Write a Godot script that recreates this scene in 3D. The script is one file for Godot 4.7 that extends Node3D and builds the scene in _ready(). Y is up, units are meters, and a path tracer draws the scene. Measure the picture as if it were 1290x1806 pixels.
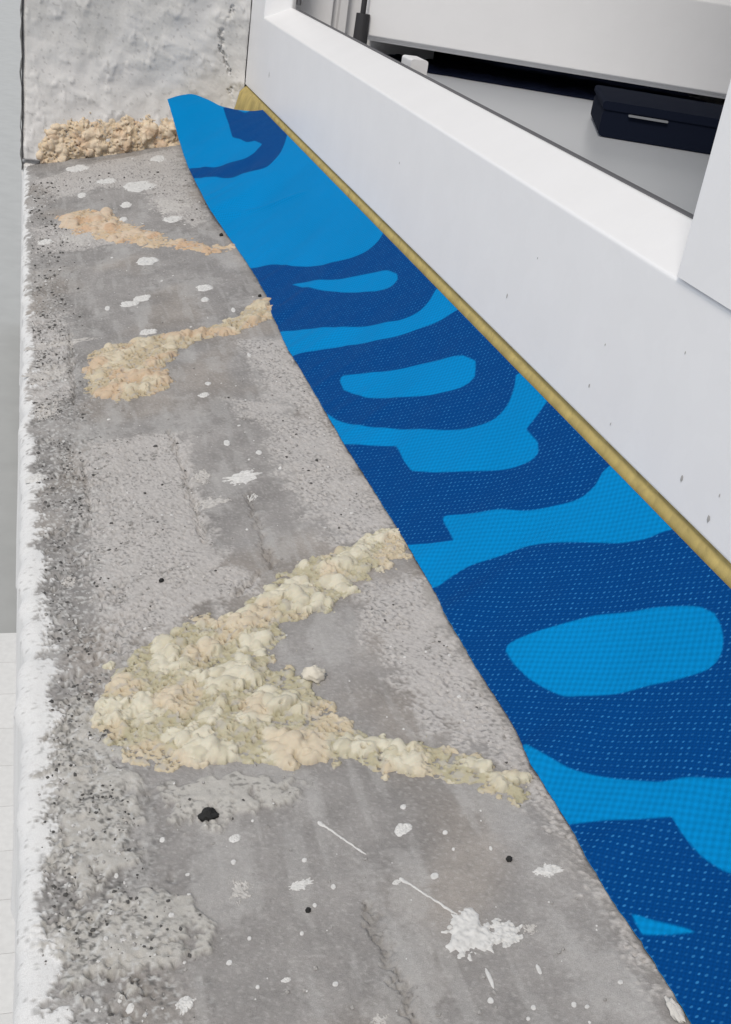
extends Node3D
# A window sill seen from outside: rough concrete, old mounting foam, a printed blue sealing tape under a white window.
# x runs towards the room, y up, the sill runs away along -z. d is the distance along the sill (-z).

const TAPE_EDGE := [Vector3(-0.0739, -0.0127, -1.115), Vector3(-0.0699, -0.0369, -1.045), Vector3(-0.0689, -0.0460, -0.985), Vector3(-0.0672, -0.0497, -0.940), Vector3(-0.0672, -0.0503, -0.855), Vector3(-0.0612, -0.0563, -0.820), Vector3(-0.0579, -0.0555, -0.728), Vector3(-0.0573, -0.0554, -0.668), Vector3(-0.0616, -0.0564, -0.591), Vector3(-0.0609, -0.0562, -0.548), Vector3(-0.0599, -0.0560, -0.462), Vector3(-0.0586, -0.0557, -0.416), Vector3(-0.0575, -0.0554, -0.375), Vector3(-0.0569, -0.0553, -0.329), Vector3(-0.0574, -0.0554, -0.286), Vector3(-0.0561, -0.0551, -0.253), Vector3(-0.0569, -0.0553, -0.224), Vector3(-0.0560, -0.0551, -0.202), Vector3(-0.0563, -0.0551, -0.180), Vector3(-0.0550, -0.0548, -0.167), Vector3(-0.0542, -0.0547, -0.148), Vector3(-0.0532, -0.0547, -0.040)]
# dark printed shapes (1) and the light gaps inside them (0): distance along the tape in mm, thousandths across it from the frame
const PRINT := [
	[1, [[1063, 379], [1058, 278], [1030, 178], [1031, -18], [981, -52], [917, -32], [893, 86], [877, 202], [869, 347], [878, 470], [892, 561], [898, 671], [927, 838], [962, 1074], [983, 1067], [972, 946], [949, 764], [933, 618], [920, 469], [919, 345], [927, 246], [946, 276], [956, 354], [972, 395], [984, 444], [1018, 409]]],
	[1, [[725, 1028], [719, 959], [701, 802], [677, 675], [650, 494], [637, 348], [624, 187], [621, 80], [624, 8], [628, -59], [528, -61], [521, 40], [518, 106], [518, 188], [525, 312], [542, 471], [561, 632], [580, 785], [602, 981], [608, 1037]]],
	[0, [[657, 780], [638, 616], [611, 396], [594, 244], [580, 150], [569, 122], [563, 141], [562, 207], [571, 298], [594, 452], [618, 592], [641, 713]]],
	[1, [[574, 1199], [560, 935], [552, 820], [539, 658], [526, 549], [512, 388], [502, 236], [495, 118], [491, 12], [487, -54], [410, -33], [411, 20], [405, 68], [398, 154], [396, 273], [403, 389], [417, 526], [435, 672], [456, 838], [472, 941], [483, 984], [514, 1068]]],
	[0, [[509, 827], [512, 787], [501, 676], [483, 491], [468, 309], [453, 160], [442, 128], [433, 187], [433, 287], [443, 431], [460, 595], [481, 757], [499, 835]]],
	[1, [[465, 1135], [428, 766], [413, 776], [403, 769], [384, 602], [373, 480], [362, 361], [357, 268], [358, 205], [364, 173], [375, 172], [377, 97], [380, 7], [381, -29], [324, -21], [323, 42], [320, 119], [321, 211], [327, 321], [335, 437], [344, 521], [352, 629], [363, 768], [352, 788], [346, 793], [353, 891], [374, 1138]]],
	[1, [[334, 1109], [329, 981], [329, 915], [328, 798], [323, 657], [318, 524], [308, 394], [297, 275], [288, 190], [282, 110], [279, 34], [276, -15], [275, -52], [230, -52], [203, 10], [193, 103], [184, 230], [185, 333], [190, 430], [193, 484], [198, 560], [202, 644], [208, 723], [215, 805], [222, 871], [229, 920], [235, 957], [240, 986], [247, 1028]]],
	[0, [[279, 858], [281, 839], [281, 790], [278, 682], [274, 573], [269, 466], [261, 356], [254, 251], [247, 165], [243, 128], [238, 108], [233, 120], [228, 152], [225, 194], [224, 255], [227, 351], [232, 467], [237, 583], [244, 693], [249, 764], [256, 811], [264, 845], [272, 859]]],
	[1, [[213, 1134], [207, 998], [202, 889], [196, 787], [191, 680], [186, 683], [178, 675], [172, 655], [168, 626], [155, 483], [119, 823], [148, 1173]]],
	[0, [[174, 973], [169, 921], [163, 854], [161, 839], [164, 910], [168, 983]]],
]
const FOAM_OUTLINE := {
	"big": [[-177.2, 309], [-170.6, 326], [-158.4, 334], [-145.5, 344], [-129.1, 345], [-113.7, 350], [-105.3, 361], [-90.8, 368], [-76.7, 371], [-58.5, 379], [-56.2, 367], [-58.6, 355], [-73.1, 350], [-83.6, 342], [-98.4, 333], [-109.6, 328], [-119.7, 316], [-121.4, 307], [-113, 301], [-107.5, 291], [-107.1, 280], [-98.7, 266], [-87.1, 256], [-75.5, 248], [-66.2, 239], [-58, 229], [-62.3, 224], [-69.3, 225], [-76.9, 233], [-88.1, 241], [-97.1, 245], [-105.6, 252], [-115.1, 256], [-129.3, 262], [-144.3, 265], [-158.9, 271], [-170, 281], [-176.2, 294]],
	"mid": [[-168.3, 604], [-162.6, 627], [-144.9, 632], [-125.3, 636], [-109.4, 633], [-92.5, 637], [-74.8, 644], [-64.4, 666], [-55.5, 662], [-58.6, 632], [-74.9, 624], [-89, 616], [-108.2, 617], [-119.4, 601], [-127.3, 584], [-126.9, 560], [-139.5, 549], [-156.3, 553], [-168.4, 568]],
	"far": [[-174, 925], [-153.9, 939], [-133.3, 917], [-123.2, 877], [-99.1, 824], [-64.9, 780], [-68.9, 766], [-108.8, 808], [-138, 842], [-160.9, 873], [-173.3, 903]],
}
const CRUST := [[[-195.4, 220], [-184.5, 224], [-172.6, 225], [-158.2, 219], [-153.2, 211], [-154.9, 204], [-163.1, 201], [-170.5, 197], [-185.5, 199], [-193.6, 205]], [[-159.9, 262], [-144.6, 262], [-130.2, 257], [-121.8, 248], [-125.9, 244], [-137.5, 244], [-147.4, 243], [-157.9, 249]], [[-186.1, 315], [-173.8, 305], [-169.7, 263], [-169.9, 239], [-179.7, 230], [-193, 235], [-192.1, 283]]]
const PALE := [[[-84.8, 497], [-64, 491], [-56.7, 453], [-56.4, 378], [-80.3, 374], [-87.3, 406], [-91.2, 462]], [[-81.7, 341], [-57.4, 344], [-58.6, 299], [-53.4, 254], [-53.4, 221], [-52.8, 177], [-54.8, 152], [-58, 163], [-57.7, 204], [-63.6, 232], [-66.5, 243], [-78.5, 261], [-82.4, 292], [-84.9, 320]], [[-172.2, 510], [-127.5, 503], [-126.3, 448], [-124.6, 375], [-114.3, 358], [-149.4, 345], [-170.4, 329], [-174.8, 355], [-175.1, 442]], [[-192.5, 1062], [-131.7, 1102], [-63.5, 1113], [-61.7, 979], [-84.5, 963], [-137, 1006], [-174.7, 989]], [[-193.4, 911], [-167.9, 913], [-143.8, 882], [-134.2, 838], [-158.6, 830], [-189.9, 840]], [[-105.6, 986], [-70.5, 964], [-64.6, 869], [-76.4, 843], [-96.7, 888]], [[-198, 703], [-177.7, 703], [-177, 568], [-195.6, 547]], [[-84.1, 607], [-57.7, 594], [-57.5, 471], [-64.7, 488], [-80.1, 523]], [[-104, 534], [-76.1, 514], [-77.1, 480], [-95, 502]]]
const GROOVES := [[[-132.6, 505], [-130.3, 456], [-129.4, 397]], [[-106.9, 429], [-108.3, 368]], [[-172.7, 488], [-172.8, 441]], [[-174, 661], [-175.2, 559]], [[-113.9, 200], [-111.2, 163]], [[-112, 366], [-123.5, 354]]]
const WHITE_EDGE := [[-199, 1044], [-198.6, 772], [-196.4, 577], [-195.2, 478], [-193.5, 403], [-192.1, 344], [-190, 311], [-192.3, 284], [-194.4, 259], [-195.4, 238], [-193.2, 217], [-192.7, 199], [-190.6, 189]]
# plaster drops and splashes: x and distance along the sill in mm, half width and half depth in mm, 0 drop, 1 ragged smear, 2 spiky splash
const SPLATS := [[-155.1, 1088.9, 10.71, 13.73, 0], [-132.2, 1023.3, 9.19, 10.27, 0], [-107.5, 991.2, 14.21, 19.69, 0], [-91.6, 874.9, 7.98, 9.47, 0], [-89.5, 915.1, 13.24, 20.68, 1], [-82.3, 1081.2, 7.17, 13.73, 0], [-122.2, 936.7, 5.1, 8.81, 0], [-127, 894, 3.27, 6.49, 0], [-154.2, 986.4, 3.58, 7.66, 0], [-185.6, 862.6, 6, 7.54, 0], [-160.4, 863.5, 11.94, 21.55, 1], [-113.3, 845.8, 5.45, 10.39, 1], [-119.2, 778.7, 7.99, 9.01, 0], [-89.7, 704.3, 5.67, 6.56, 0], [-92.4, 683.2, 2.6, 4.15, 0], [-128.5, 705.3, 6.03, 5.42, 0], [-137.4, 698.7, 6.65, 5.32, 0], [-150.6, 696.8, 1.66, 4.22, 0], [-78.8, 657.9, 1.26, 3.91, 0], [-130.5, 642.8, 5.59, 4.64, 0], [-179.1, 647.8, 15.01, 4.64, 1], [-186.3, 603.8, 10.35, 12.52, 1], [-190, 553.9, 6.08, 8.66, 1], [-108, 553.2, 1.65, 2.2, 0], [-111.9, 539.1, 3.24, 2.81, 0], [-107.4, 444.6, 8.14, 6.31, 2], [-124.5, 452, 4.25, 5.35, 1], [-105.9, 426.7, 2.26, 2.46, 0], [-123.6, 427.9, 6.79, 4.92, 1], [-109.1, 480, 1.48, 2.94, 0], [-96.8, 464.2, 1.45, 2.24, 0], [-194.8, 480.6, 5.43, 4.58, 0], [-81.9, 581.5, 1.14, 3.2, 0], [-183.4, 388.1, 2.52, 3.32, 1], [-162.4, 241.4, 0.76, 1.08, 0], [-143, 234.6, 1.8, 1.48, 0], [-144.7, 226.1, 0.73, 1.01, 0], [-144.4, 215.5, 2.57, 3.84, 1], [-129.1, 212.2, 3.55, 1.89, 2], [-126.4, 220.1, 0.73, 0.79, 0], [-127, 204.2, 0.56, 0.72, 0], [-163, 212.5, 0.85, 0.92, 0], [-177.9, 222.8, 0.58, 0.78, 0], [-179.8, 210.5, 0.7, 0.9, 0], [-175.3, 188.9, 1.05, 1.12, 0], [-162.3, 186.2, 2.87, 2.55, 2], [-150.6, 194.2, 0.8, 0.84, 0], [-145.1, 185, 0.52, 0.64, 0], [-144.7, 199.7, 0.55, 0.69, 0], [-138.2, 184.8, 1.31, 0.8, 0], [-127.1, 179.8, 0.78, 0.78, 0], [-98.2, 222.6, 2.79, 2.45, 0], [-95, 203.6, 1.12, 1.1, 0], [-87.9, 217, 0.73, 0.79, 0], [-95.7, 230.8, 0.9, 1.06, 0], [-92.3, 184.1, 6.6, 8.71, 2], [-84.2, 180.4, 4.98, 4.88, 2], [-91.8, 169.8, 0.51, 3.02, 0], [-93.6, 163.9, 0.75, 0.86, 0], [-80.2, 168, 0.51, 1.49, 0], [-85.1, 158.8, 0.61, 0.7, 0], [-87.3, 156.4, 0.49, 0.55, 0], [-67.2, 195.4, 4.12, 2.14, 2], [-104.9, 205, 1.26, 0.92, 0], [-87.6, 210.6, 0.43, 0.57, 0], [-78.3, 207.3, 0.43, 0.76, 0], [-77.8, 179.7, 1.57, 1.61, 1], [-119.6, 166.8, 1.74, 1.73, 1]]

const SPLAT_LABEL := {
	0: "flat white plaster drop on the sill between wall foam and orange brown smear",
	1: "flat white plaster drop on the sill between wall foam and orange brown smear",
	5: "flat white plaster drop on the sill between wall foam and orange brown smear",
	6: "flat white plaster drop on the sill between wall foam and orange brown smear",
	2: "widest oval white plaster drop, between the wall foam and the orange brown smear",
	3: "white plaster drop beside the narrow end of the orange brown smear",
	9: "white plaster drop by the sill's outer edge beside the orange brown smear",
	12: "oval white plaster drop alone between the orange brown smear and tan foam",
	13: "white plaster drop close to the tape before the tan foam",
	15: "one of two overlapping white plaster drops beside the tan foam",
	16: "one of two overlapping white plaster drops beside the tan foam",
	19: "white plaster drop touching the back of the tan foam",
	24: "small white plaster drop on bare concrete between tan foam and tape",
	27: "small white plaster drop beside the star shaped splash",
	31: "white plaster drop sitting on the sill's white outer edge",
	35: "small white plaster drop beside the jagged black chip",
	51: "oval white plaster drop between a straight thin streak and the tape",
	49: "small white plaster drop beside the long groove in the concrete",
	63: "small white plaster drop at the start of the streak into the largest splash",
	4: "dull plaster smear beside the tape near the wide oval drop",
	10: "dull plaster smear below the wide end of the orange brown smear",
	11: "dull plaster smear against the middle of the orange brown smear",
	20: "long thin dull plaster smear beside the sill's white edge",
	21: "broad dull plaster smear between the white edge and the tan foam",
	22: "dull plaster smear on the gritty band just past the tan foam",
	26: "smaller dull plaster smear beside the star shaped splash",
	28: "longer dull plaster smear beside the star shaped splash",
	33: "small dull plaster smear on the gritty band by the largest foam lump",
	37: "dull plaster smear on bare concrete between black chip and crusty patch",
	66: "small dull plaster smear at the tape side of the largest splash",
	67: "dull plaster smear beside the groove in the bare concrete",
	25: "star shaped white plaster splash between the largest foam lump and tan foam",
	38: "small spiky white plaster splash near the straight thin streak",
	45: "small spiky white plaster splash beside the beige crusty patch",
	55: "largest white plaster splash on the sill, at the end of a streak",
	56: "white plaster splash joined to the side of the largest splash",
	62: "flat spiky white plaster splash beside the edge of the blue tape",
}
const TAPE_TOP := Vector2(-0.002, -0.001)
const WALL_Z := -1.13
const FRAME_LOW := 0.0035

var used := {}
var n_low := FastNoiseLite.new()
var n_mid := FastNoiseLite.new()
var n_fine := FastNoiseLite.new()
var n_grain := FastNoiseLite.new()
var n_cell := FastNoiseLite.new()
var n_bubble := FastNoiseLite.new()
var n_knob := FastNoiseLite.new()
var crust_map := PackedFloat32Array()
var pale_map := PackedFloat32Array()
const GX0 := -0.212
const GD0 := -0.14
const GC := 0.002
const GNX := 125
const GND := 660

# ---------------------------------------------------------------- helpers
func numbered(called: String) -> String:
	if not used.has(called):
		used[called] = 0
		return called
	used[called] += 1
	return "%s_%03d" % [called, used[called]]

func tag(o: Node3D, label: String, category: String, group := "") -> void:
	o.set_meta("label", label)
	o.set_meta("category", category)
	if group != "":
		o.set_meta("group", group)

func thing(called: String, label: String, category: String, at := Vector3.ZERO, group := "") -> Node3D:
	var o := Node3D.new()
	o.name = numbered(called)
	add_child(o)
	o.position = at
	tag(o, label, category, group)
	return o

func obj(called: String, mesh: Mesh, m: Material, parent: Node3D = null, at := Vector3.ZERO) -> MeshInstance3D:
	var o := MeshInstance3D.new()
	o.mesh = mesh
	o.material_override = m
	if parent == null:
		o.name = numbered(called)
		add_child(o)
	else:
		o.name = called
		parent.add_child(o, true)
	o.position = at
	return o

func mat(c: Color, rough := 0.8, vertex := false) -> StandardMaterial3D:
	var m := StandardMaterial3D.new()
	m.albedo_color = Color.WHITE if vertex else c.linear_to_srgb()
	m.vertex_color_use_as_albedo = vertex
	m.roughness = rough
	return m

func noise(n: FastNoiseLite, seed_: int, freq: float, octaves := 1, kind := FastNoiseLite.TYPE_SIMPLEX_SMOOTH) -> void:
	n.seed = seed_
	n.frequency = freq
	n.noise_type = kind
	n.fractal_type = FastNoiseLite.FRACTAL_FBM if octaves > 1 else FastNoiseLite.FRACTAL_NONE
	n.fractal_octaves = octaves

func grain_texture(seed_: int, freq: float, low: float, high := 1.0, octaves := 4) -> NoiseTexture2D:
	var n := FastNoiseLite.new()
	noise(n, seed_, freq, octaves)
	var g := Gradient.new()
	g.set_color(0, Color(low, low, low))
	g.set_color(1, Color(high, high, high))
	var t := NoiseTexture2D.new()
	t.noise = n
	t.width = 512
	t.height = 512
	t.seamless = true
	t.color_ramp = g
	return t

func grained(m: StandardMaterial3D, tex: Texture2D, per_metre: float) -> StandardMaterial3D:
	m.albedo_texture = tex
	m.uv1_triplanar = true
	m.uv1_world_triplanar = true
	m.uv1_scale = Vector3.ONE * per_metre
	return m

func grid_mesh(verts: PackedVector3Array, cols: PackedColorArray, nx: int, ny: int, keep := PackedByteArray(), flip := false, uv := PackedVector2Array(), uv2 := PackedVector2Array()) -> ArrayMesh:
	var idx := PackedInt32Array()
	for j in ny - 1:
		for i in nx - 1:
			var a := j * nx + i
			var b := a + 1
			var c := a + nx
			var e := c + 1
			if keep.size() > 0 and keep[a] + keep[b] + keep[c] + keep[e] == 0:
				continue
			if flip:
				idx.append_array([a, c, b, b, c, e])
			else:
				idx.append_array([a, b, c, b, e, c])
	var arr := []
	arr.resize(Mesh.ARRAY_MAX)
	arr[Mesh.ARRAY_VERTEX] = verts
	if cols.size() > 0:
		arr[Mesh.ARRAY_COLOR] = cols
	if uv.size() > 0:
		arr[Mesh.ARRAY_TEX_UV] = uv
	if uv2.size() > 0:
		arr[Mesh.ARRAY_TEX_UV2] = uv2
	arr[Mesh.ARRAY_INDEX] = idx
	var am := ArrayMesh.new()
	am.add_surface_from_arrays(Mesh.PRIMITIVE_TRIANGLES, arr)
	var st := SurfaceTool.new()
	st.create_from(am, 0)
	st.generate_normals()
	return st.commit()

# rounds the corners of a closed outline
func rounded(poly: Array, r: float) -> PackedVector2Array:
	var out := PackedVector2Array()
	var n := poly.size()
	for i in n:
		var p: Vector2 = poly[i]
		var a: Vector2 = poly[(i + n - 1) % n]
		var b: Vector2 = poly[(i + 1) % n]
		var ra := minf(r, p.distance_to(a) * 0.4)
		var rb := minf(r, p.distance_to(b) * 0.4)
		var s := p + (a - p).normalized() * ra
		var e := p + (b - p).normalized() * rb
		for k in 5:
			var t := k / 4.0
			out.append(s.lerp(p, t).lerp(p.lerp(e, t), t))
	return out

# a profile swept from a to b; px and py are the axes of the profile, cut0/cut1 shear the ends along x or y of the profile
func sweep(poly: PackedVector2Array, a: Vector3, b: Vector3, px: Vector3, py: Vector3, cut0 := Vector2.ZERO, cut1 := Vector2.ZERO) -> ArrayMesh:
	var st := SurfaceTool.new()
	st.begin(Mesh.PRIMITIVE_TRIANGLES)
	var dir := (b - a).normalized()
	var n := poly.size()
	var ring0 := PackedVector3Array()
	var ring1 := PackedVector3Array()
	for p in poly:
		var off := px * p.x + py * p.y
		ring0.append(a + off + dir * cut0.dot(p))
		ring1.append(b + off + dir * cut1.dot(p))
	st.set_smooth_group(-1)
	var area := 0.0
	for i in n:
		area += poly[i].cross(poly[(i + 1) % n])
	var turn := area * px.cross(py).dot(dir) > 0.0
	for i in n:
		var j := (i + 1) % n
		var q := [ring0[i], ring0[j], ring1[j], ring1[i]]
		if turn:
			q = [ring0[i], ring1[i], ring1[j], ring0[j]]
		for k in [0, 1, 2, 0, 2, 3]:
			st.add_vertex(q[k])
	var tri := Geometry2D.triangulate_polygon(poly)
	for k in range(0, tri.size(), 3):
		st.add_vertex(ring0[tri[k]])
		st.add_vertex(ring0[tri[k + 1]])
		st.add_vertex(ring0[tri[k + 2]])
		st.add_vertex(ring1[tri[k]])
		st.add_vertex(ring1[tri[k + 2]])
		st.add_vertex(ring1[tri[k + 1]])
	st.generate_normals()
	return st.commit()

func block(parent: Node3D, called: String, lo: Vector3, hi: Vector3, m: Material, r := 0.0) -> MeshInstance3D:
	if r > 0.0:
		var poly := rounded([Vector2(lo.x, lo.y), Vector2(hi.x, lo.y), Vector2(hi.x, hi.y), Vector2(lo.x, hi.y)], r)
		return obj(called, sweep(poly, Vector3(0, 0, lo.z), Vector3(0, 0, hi.z), Vector3.RIGHT, Vector3.UP), m, parent)
	var b := BoxMesh.new()
	b.size = hi - lo
	return obj(called, b, m, parent, (lo + hi) * 0.5)

func lump(r: Vector3, seed_: int, rough: float) -> ArrayMesh:
	var n := FastNoiseLite.new()
	noise(n, seed_, 1.1, 3)
	var verts := PackedVector3Array()
	var nx := 25
	var ny := 15
	for j in ny:
		for i in nx:
			var a := TAU * (i % (nx - 1)) / (nx - 1)
			var b := PI * j / (ny - 1)
			var p := Vector3(sin(b) * cos(a), cos(b), sin(b) * sin(a))
			var k := 1.0 + rough * n.get_noise_3dv(p * 1.4)
			verts.append(p * r * k + Vector3(0, r.y * 0.7, 0))
	return grid_mesh(verts, PackedColorArray(), nx, ny)

# ---------------------------------------------------------------- outlines
func smooth_outline(pts: Array, steps := 5) -> PackedVector2Array:
	var out := PackedVector2Array()
	var n := pts.size()
	for i in n:
		var a := Vector2(pts[(i + n - 1) % n][0], pts[(i + n - 1) % n][1])
		var b := Vector2(pts[i][0], pts[i][1])
		var c := Vector2(pts[(i + 1) % n][0], pts[(i + 1) % n][1])
		var e := Vector2(pts[(i + 2) % n][0], pts[(i + 2) % n][1])
		for k in steps:
			var turn := absf((b - a).angle_to(c - b))
			var turn2 := absf((c - b).angle_to(e - c))
			var soft := 0.85 if maxf(turn, turn2) < 0.9 else 0.15
			var f := k / float(steps)
			out.append(b.lerp(c, f).lerp(b.cubic_interpolate(c, a, e, f), soft))
	return out

func inside_distance(p: Vector2, poly: PackedVector2Array) -> float:
	var best := 1e9
	var n := poly.size()
	for i in n:
		var q := Geometry2D.get_closest_point_to_segment(p, poly[i], poly[(i + 1) % n])
		best = minf(best, p.distance_squared_to(q))
	best = sqrt(best)
	return best if Geometry2D.is_point_in_polygon(p, poly) else -best

func mask_map(outlines: Array) -> PackedFloat32Array:
	var m := PackedFloat32Array()
	m.resize(GNX * GND)
	for o in outlines:
		var poly := PackedVector2Array()
		for q in o:
			poly.append(Vector2(q[0], q[1]) * 0.001)
		var lo := poly[0]
		var hi := poly[0]
		for p in poly:
			lo = lo.min(p)
			hi = hi.max(p)
		for j in range(maxi(0, int((lo.y - GD0 - 0.02) / GC)), mini(GND, int((hi.y - GD0 + 0.02) / GC))):
			for i in range(maxi(0, int((lo.x - GX0 - 0.02) / GC)), mini(GNX, int((hi.x - GX0 + 0.02) / GC))):
				var s := inside_distance(Vector2(GX0 + i * GC, GD0 + j * GC), poly)
				m[j * GNX + i] = maxf(m[j * GNX + i], smoothstep(-0.009, 0.009, s))
	return m

func sample(m: PackedFloat32Array, x: float, d: float) -> float:
	var u := clampf((x - GX0) / GC, 0.0, GNX - 1.01)
	var v := clampf((d - GD0) / GC, 0.0, GND - 1.01)
	var i := int(u)
	var j := int(v)
	u -= i
	v -= j
	var k := j * GNX + i
	return lerpf(lerpf(m[k], m[k + 1], u), lerpf(m[k + GNX], m[k + GNX + 1], u), v)

func along(table: Array, d: float) -> float:
	for i in table.size() - 1:
		var a: Array = table[i]
		var b: Array = table[i + 1]
		if (d - a[1]) * (d - b[1]) <= 0.0:
			return lerpf(a[0], b[0], (d - a[1]) / (b[1] - a[1]))
	return table[0][0] if absf(d - table[0][1]) < absf(d - table[-1][1]) else table[-1][0]

# ---------------------------------------------------------------- the sill's surface
# returns the relief in metres; fills the colour when asked
var last_color := Color.WHITE
func relief(x: float, d: float, colour := false) -> float:
	var lo := n_low.get_noise_2d(x, d)
	var lo2 := n_low.get_noise_2d(x * 2.6 + 5.0, d * 2.6)
	var mid := n_mid.get_noise_2d(x, d)
	var mid2 := n_mid.get_noise_2d(d * 0.6 + 9.0, x * 0.6)
	var fine := n_fine.get_noise_2d(x, d)
	var grain := n_grain.get_noise_2d(x, d)
	var wx := x + mid2 * 0.006 + fine * 0.0015
	var wd := d + mid * 0.008 + fine * 0.002
	var crust := smoothstep(0.42, 0.6, sample(crust_map, wx, wd) + 0.22 * fine + 0.12 * mid)
	var pale := smoothstep(0.25, 0.75, sample(pale_map, wx, wd) + 0.35 * fine + 0.25 * mid)
	var ex := along(WHITE_EDGE, d * 1000.0) * 0.001
	var white := smoothstep(0.0012, -0.0012, x - ex + 0.006 * mid2 + 0.004 * fine + 0.003 * mid)
	var band := smoothstep(-0.004, 0.004, x - ex) * smoothstep(0.042, 0.012, x - ex + 0.01 * mid) * smoothstep(1.0, 0.55, d)
	var cell := n_cell.get_noise_2d(x, d) + 1.0
	var cell2 := n_cell.get_noise_2d(x * 1.9 + 3.0, d * 1.9) + 1.0
	var patchy := n_low.get_noise_2d(x * 3.0 + 8.0, d * 3.0) + 0.5 * mid
	var pit := band * (1.0 - white) * smoothstep(0.40, 0.16, cell) * smoothstep(-0.1, 0.25, patchy)
	var pit2 := smoothstep(0.34, 0.14, cell2) * smoothstep(0.12, 0.40, patchy + 0.2 * lo2 + 0.3 * pale) * clampf(0.7 * crust + 0.9 * pale + band, 0.0, 1.0) * (1.0 - 0.97 * white)
	var h := lo * 0.0010 + mid * 0.00022 + grain * 0.000025
	h += crust * (0.0011 + 0.00028 * mid + 0.00006 * fine)
	h += pale * (0.0003 + 0.00012 * fine + 0.00005 * grain)
	h += white * (0.0006 + 0.0005 * lo2 + 0.00008 * mid - 0.00018 * mid)
	h += band * (1.0 - white) * (0.0001 * fine + 0.0005 * mid)
	h -= pit * 0.0015 + pit2 * 0.0008
	var groove := 0.0
	for g in GROOVES:
		for i in g.size() - 1:
			var a := Vector2(g[i][0], g[i][1]) * 0.001
			var b := Vector2(g[i + 1][0], g[i + 1][1]) * 0.001
			if d > maxf(a.y, b.y) + 0.004 or d < minf(a.y, b.y) - 0.004:
				continue
			var q := Vector2(x + 0.0014 * fine + 0.002 * mid, d)
			var s := q.distance_to(Geometry2D.get_closest_point_to_segment(q, a, b))
			groove = maxf(groove, smoothstep(0.0022, 0.0006, s) * smoothstep(-0.35, 0.1, fine + 0.2))
	h -= groove * 0.0016
	if colour:
		var cloud := n_low.get_noise_2d(x * 1.7 + 33.0, d * 1.1)
		var t := 1.0 + 0.12 * lo + 0.16 * lo2 + 0.14 * cloud + 0.07 * mid + 0.09 * fine + 0.09 * grain
		var c := Color(0.318, 0.304, 0.296) * t
		c = c.lerp(Color(0.335, 0.308, 0.286) * t, smoothstep(0.0, 0.5, n_low.get_noise_2d(x * 0.8 + 20.0, d * 0.8)))
		# thin lime film wiped over the cement
		var film := smoothstep(0.05, 0.45, n_low.get_noise_2d(x * 2.2 - 6.0, d * 0.9) + 0.25 * mid + 0.15 * fine)
		c = c.lerp(Color(0.47, 0.458, 0.448), film * 0.5)
		# chalky scrapes drawn along the sill by a trowel
		var scrape := smoothstep(0.22, 0.5, n_mid.get_noise_2d(x * 1.1 + 14.0, d * 0.12) + 0.35 * n_low.get_noise_2d(x * 2.0, d * 1.5 + 3.0) + 0.1 * fine)
		c = c.lerp(Color(0.50, 0.49, 0.48), scrape * 0.32)
		c = c.lerp(Color(0.54, 0.515, 0.50) * (1.0 + 0.14 * fine + 0.16 * grain), pale * 0.85)
		c = c.lerp(Color(0.515, 0.497, 0.466) * (1.0 + 0.05 * fine + 0.06 * mid), crust * 0.92)
		# grit: grains of dark dirt, thick next to the white edge, sparse elsewhere
		var clump := smoothstep(-0.25, 0.2, n_low.get_noise_2d(x * 3.2 + 50.0, d * 2.2) + 0.6 * mid2)
		var grit := smoothstep(0.12, 0.34, n_fine.get_noise_2d(x * 0.9 + 40.0, d * 0.9) + 0.12 * grain) * band * clump
		grit = maxf(grit, smoothstep(0.36, 0.50, n_grain.get_noise_2d(x * 0.42 + 7.0, d * 0.42)) * (0.10 + 0.6 * clampf(pale + crust, 0.0, 1.0) * smoothstep(-0.35, 0.25, mid2 + lo2)))
		c = c.lerp(Color(0.105, 0.103, 0.10), grit * 0.85)
		var fleck := smoothstep(0.30, 0.45, n_fine.get_noise_2d(x * 0.7 - 21.0, d * 0.7)) * band
		c = c.lerp(Color(0.62, 0.62, 0.61), fleck * 0.8)
		c = c.lerp(Color(0.77, 0.77, 0.77) * (1.0 + 0.03 * fine) * 1.06, white * 0.95)
		var wear := white * smoothstep(0.50, 0.62, n_fine.get_noise_2d(x * 0.55 + 70.0, d * 0.55) + 0.15 * patchy)
		c = c.lerp(Color(0.36, 0.355, 0.35), wear * 0.65)
		var light_grain := smoothstep(0.50, 0.62, n_grain.get_noise_2d(x * 0.5 - 9.0, d * 0.5))
		c = c.lerp(Color(0.56, 0.545, 0.53), light_grain * 0.3)
		last_color = c
	return h

func sill_y(x: float, d: float) -> float:
	return -0.044 + 0.23 * x + relief(x, d)

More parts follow.
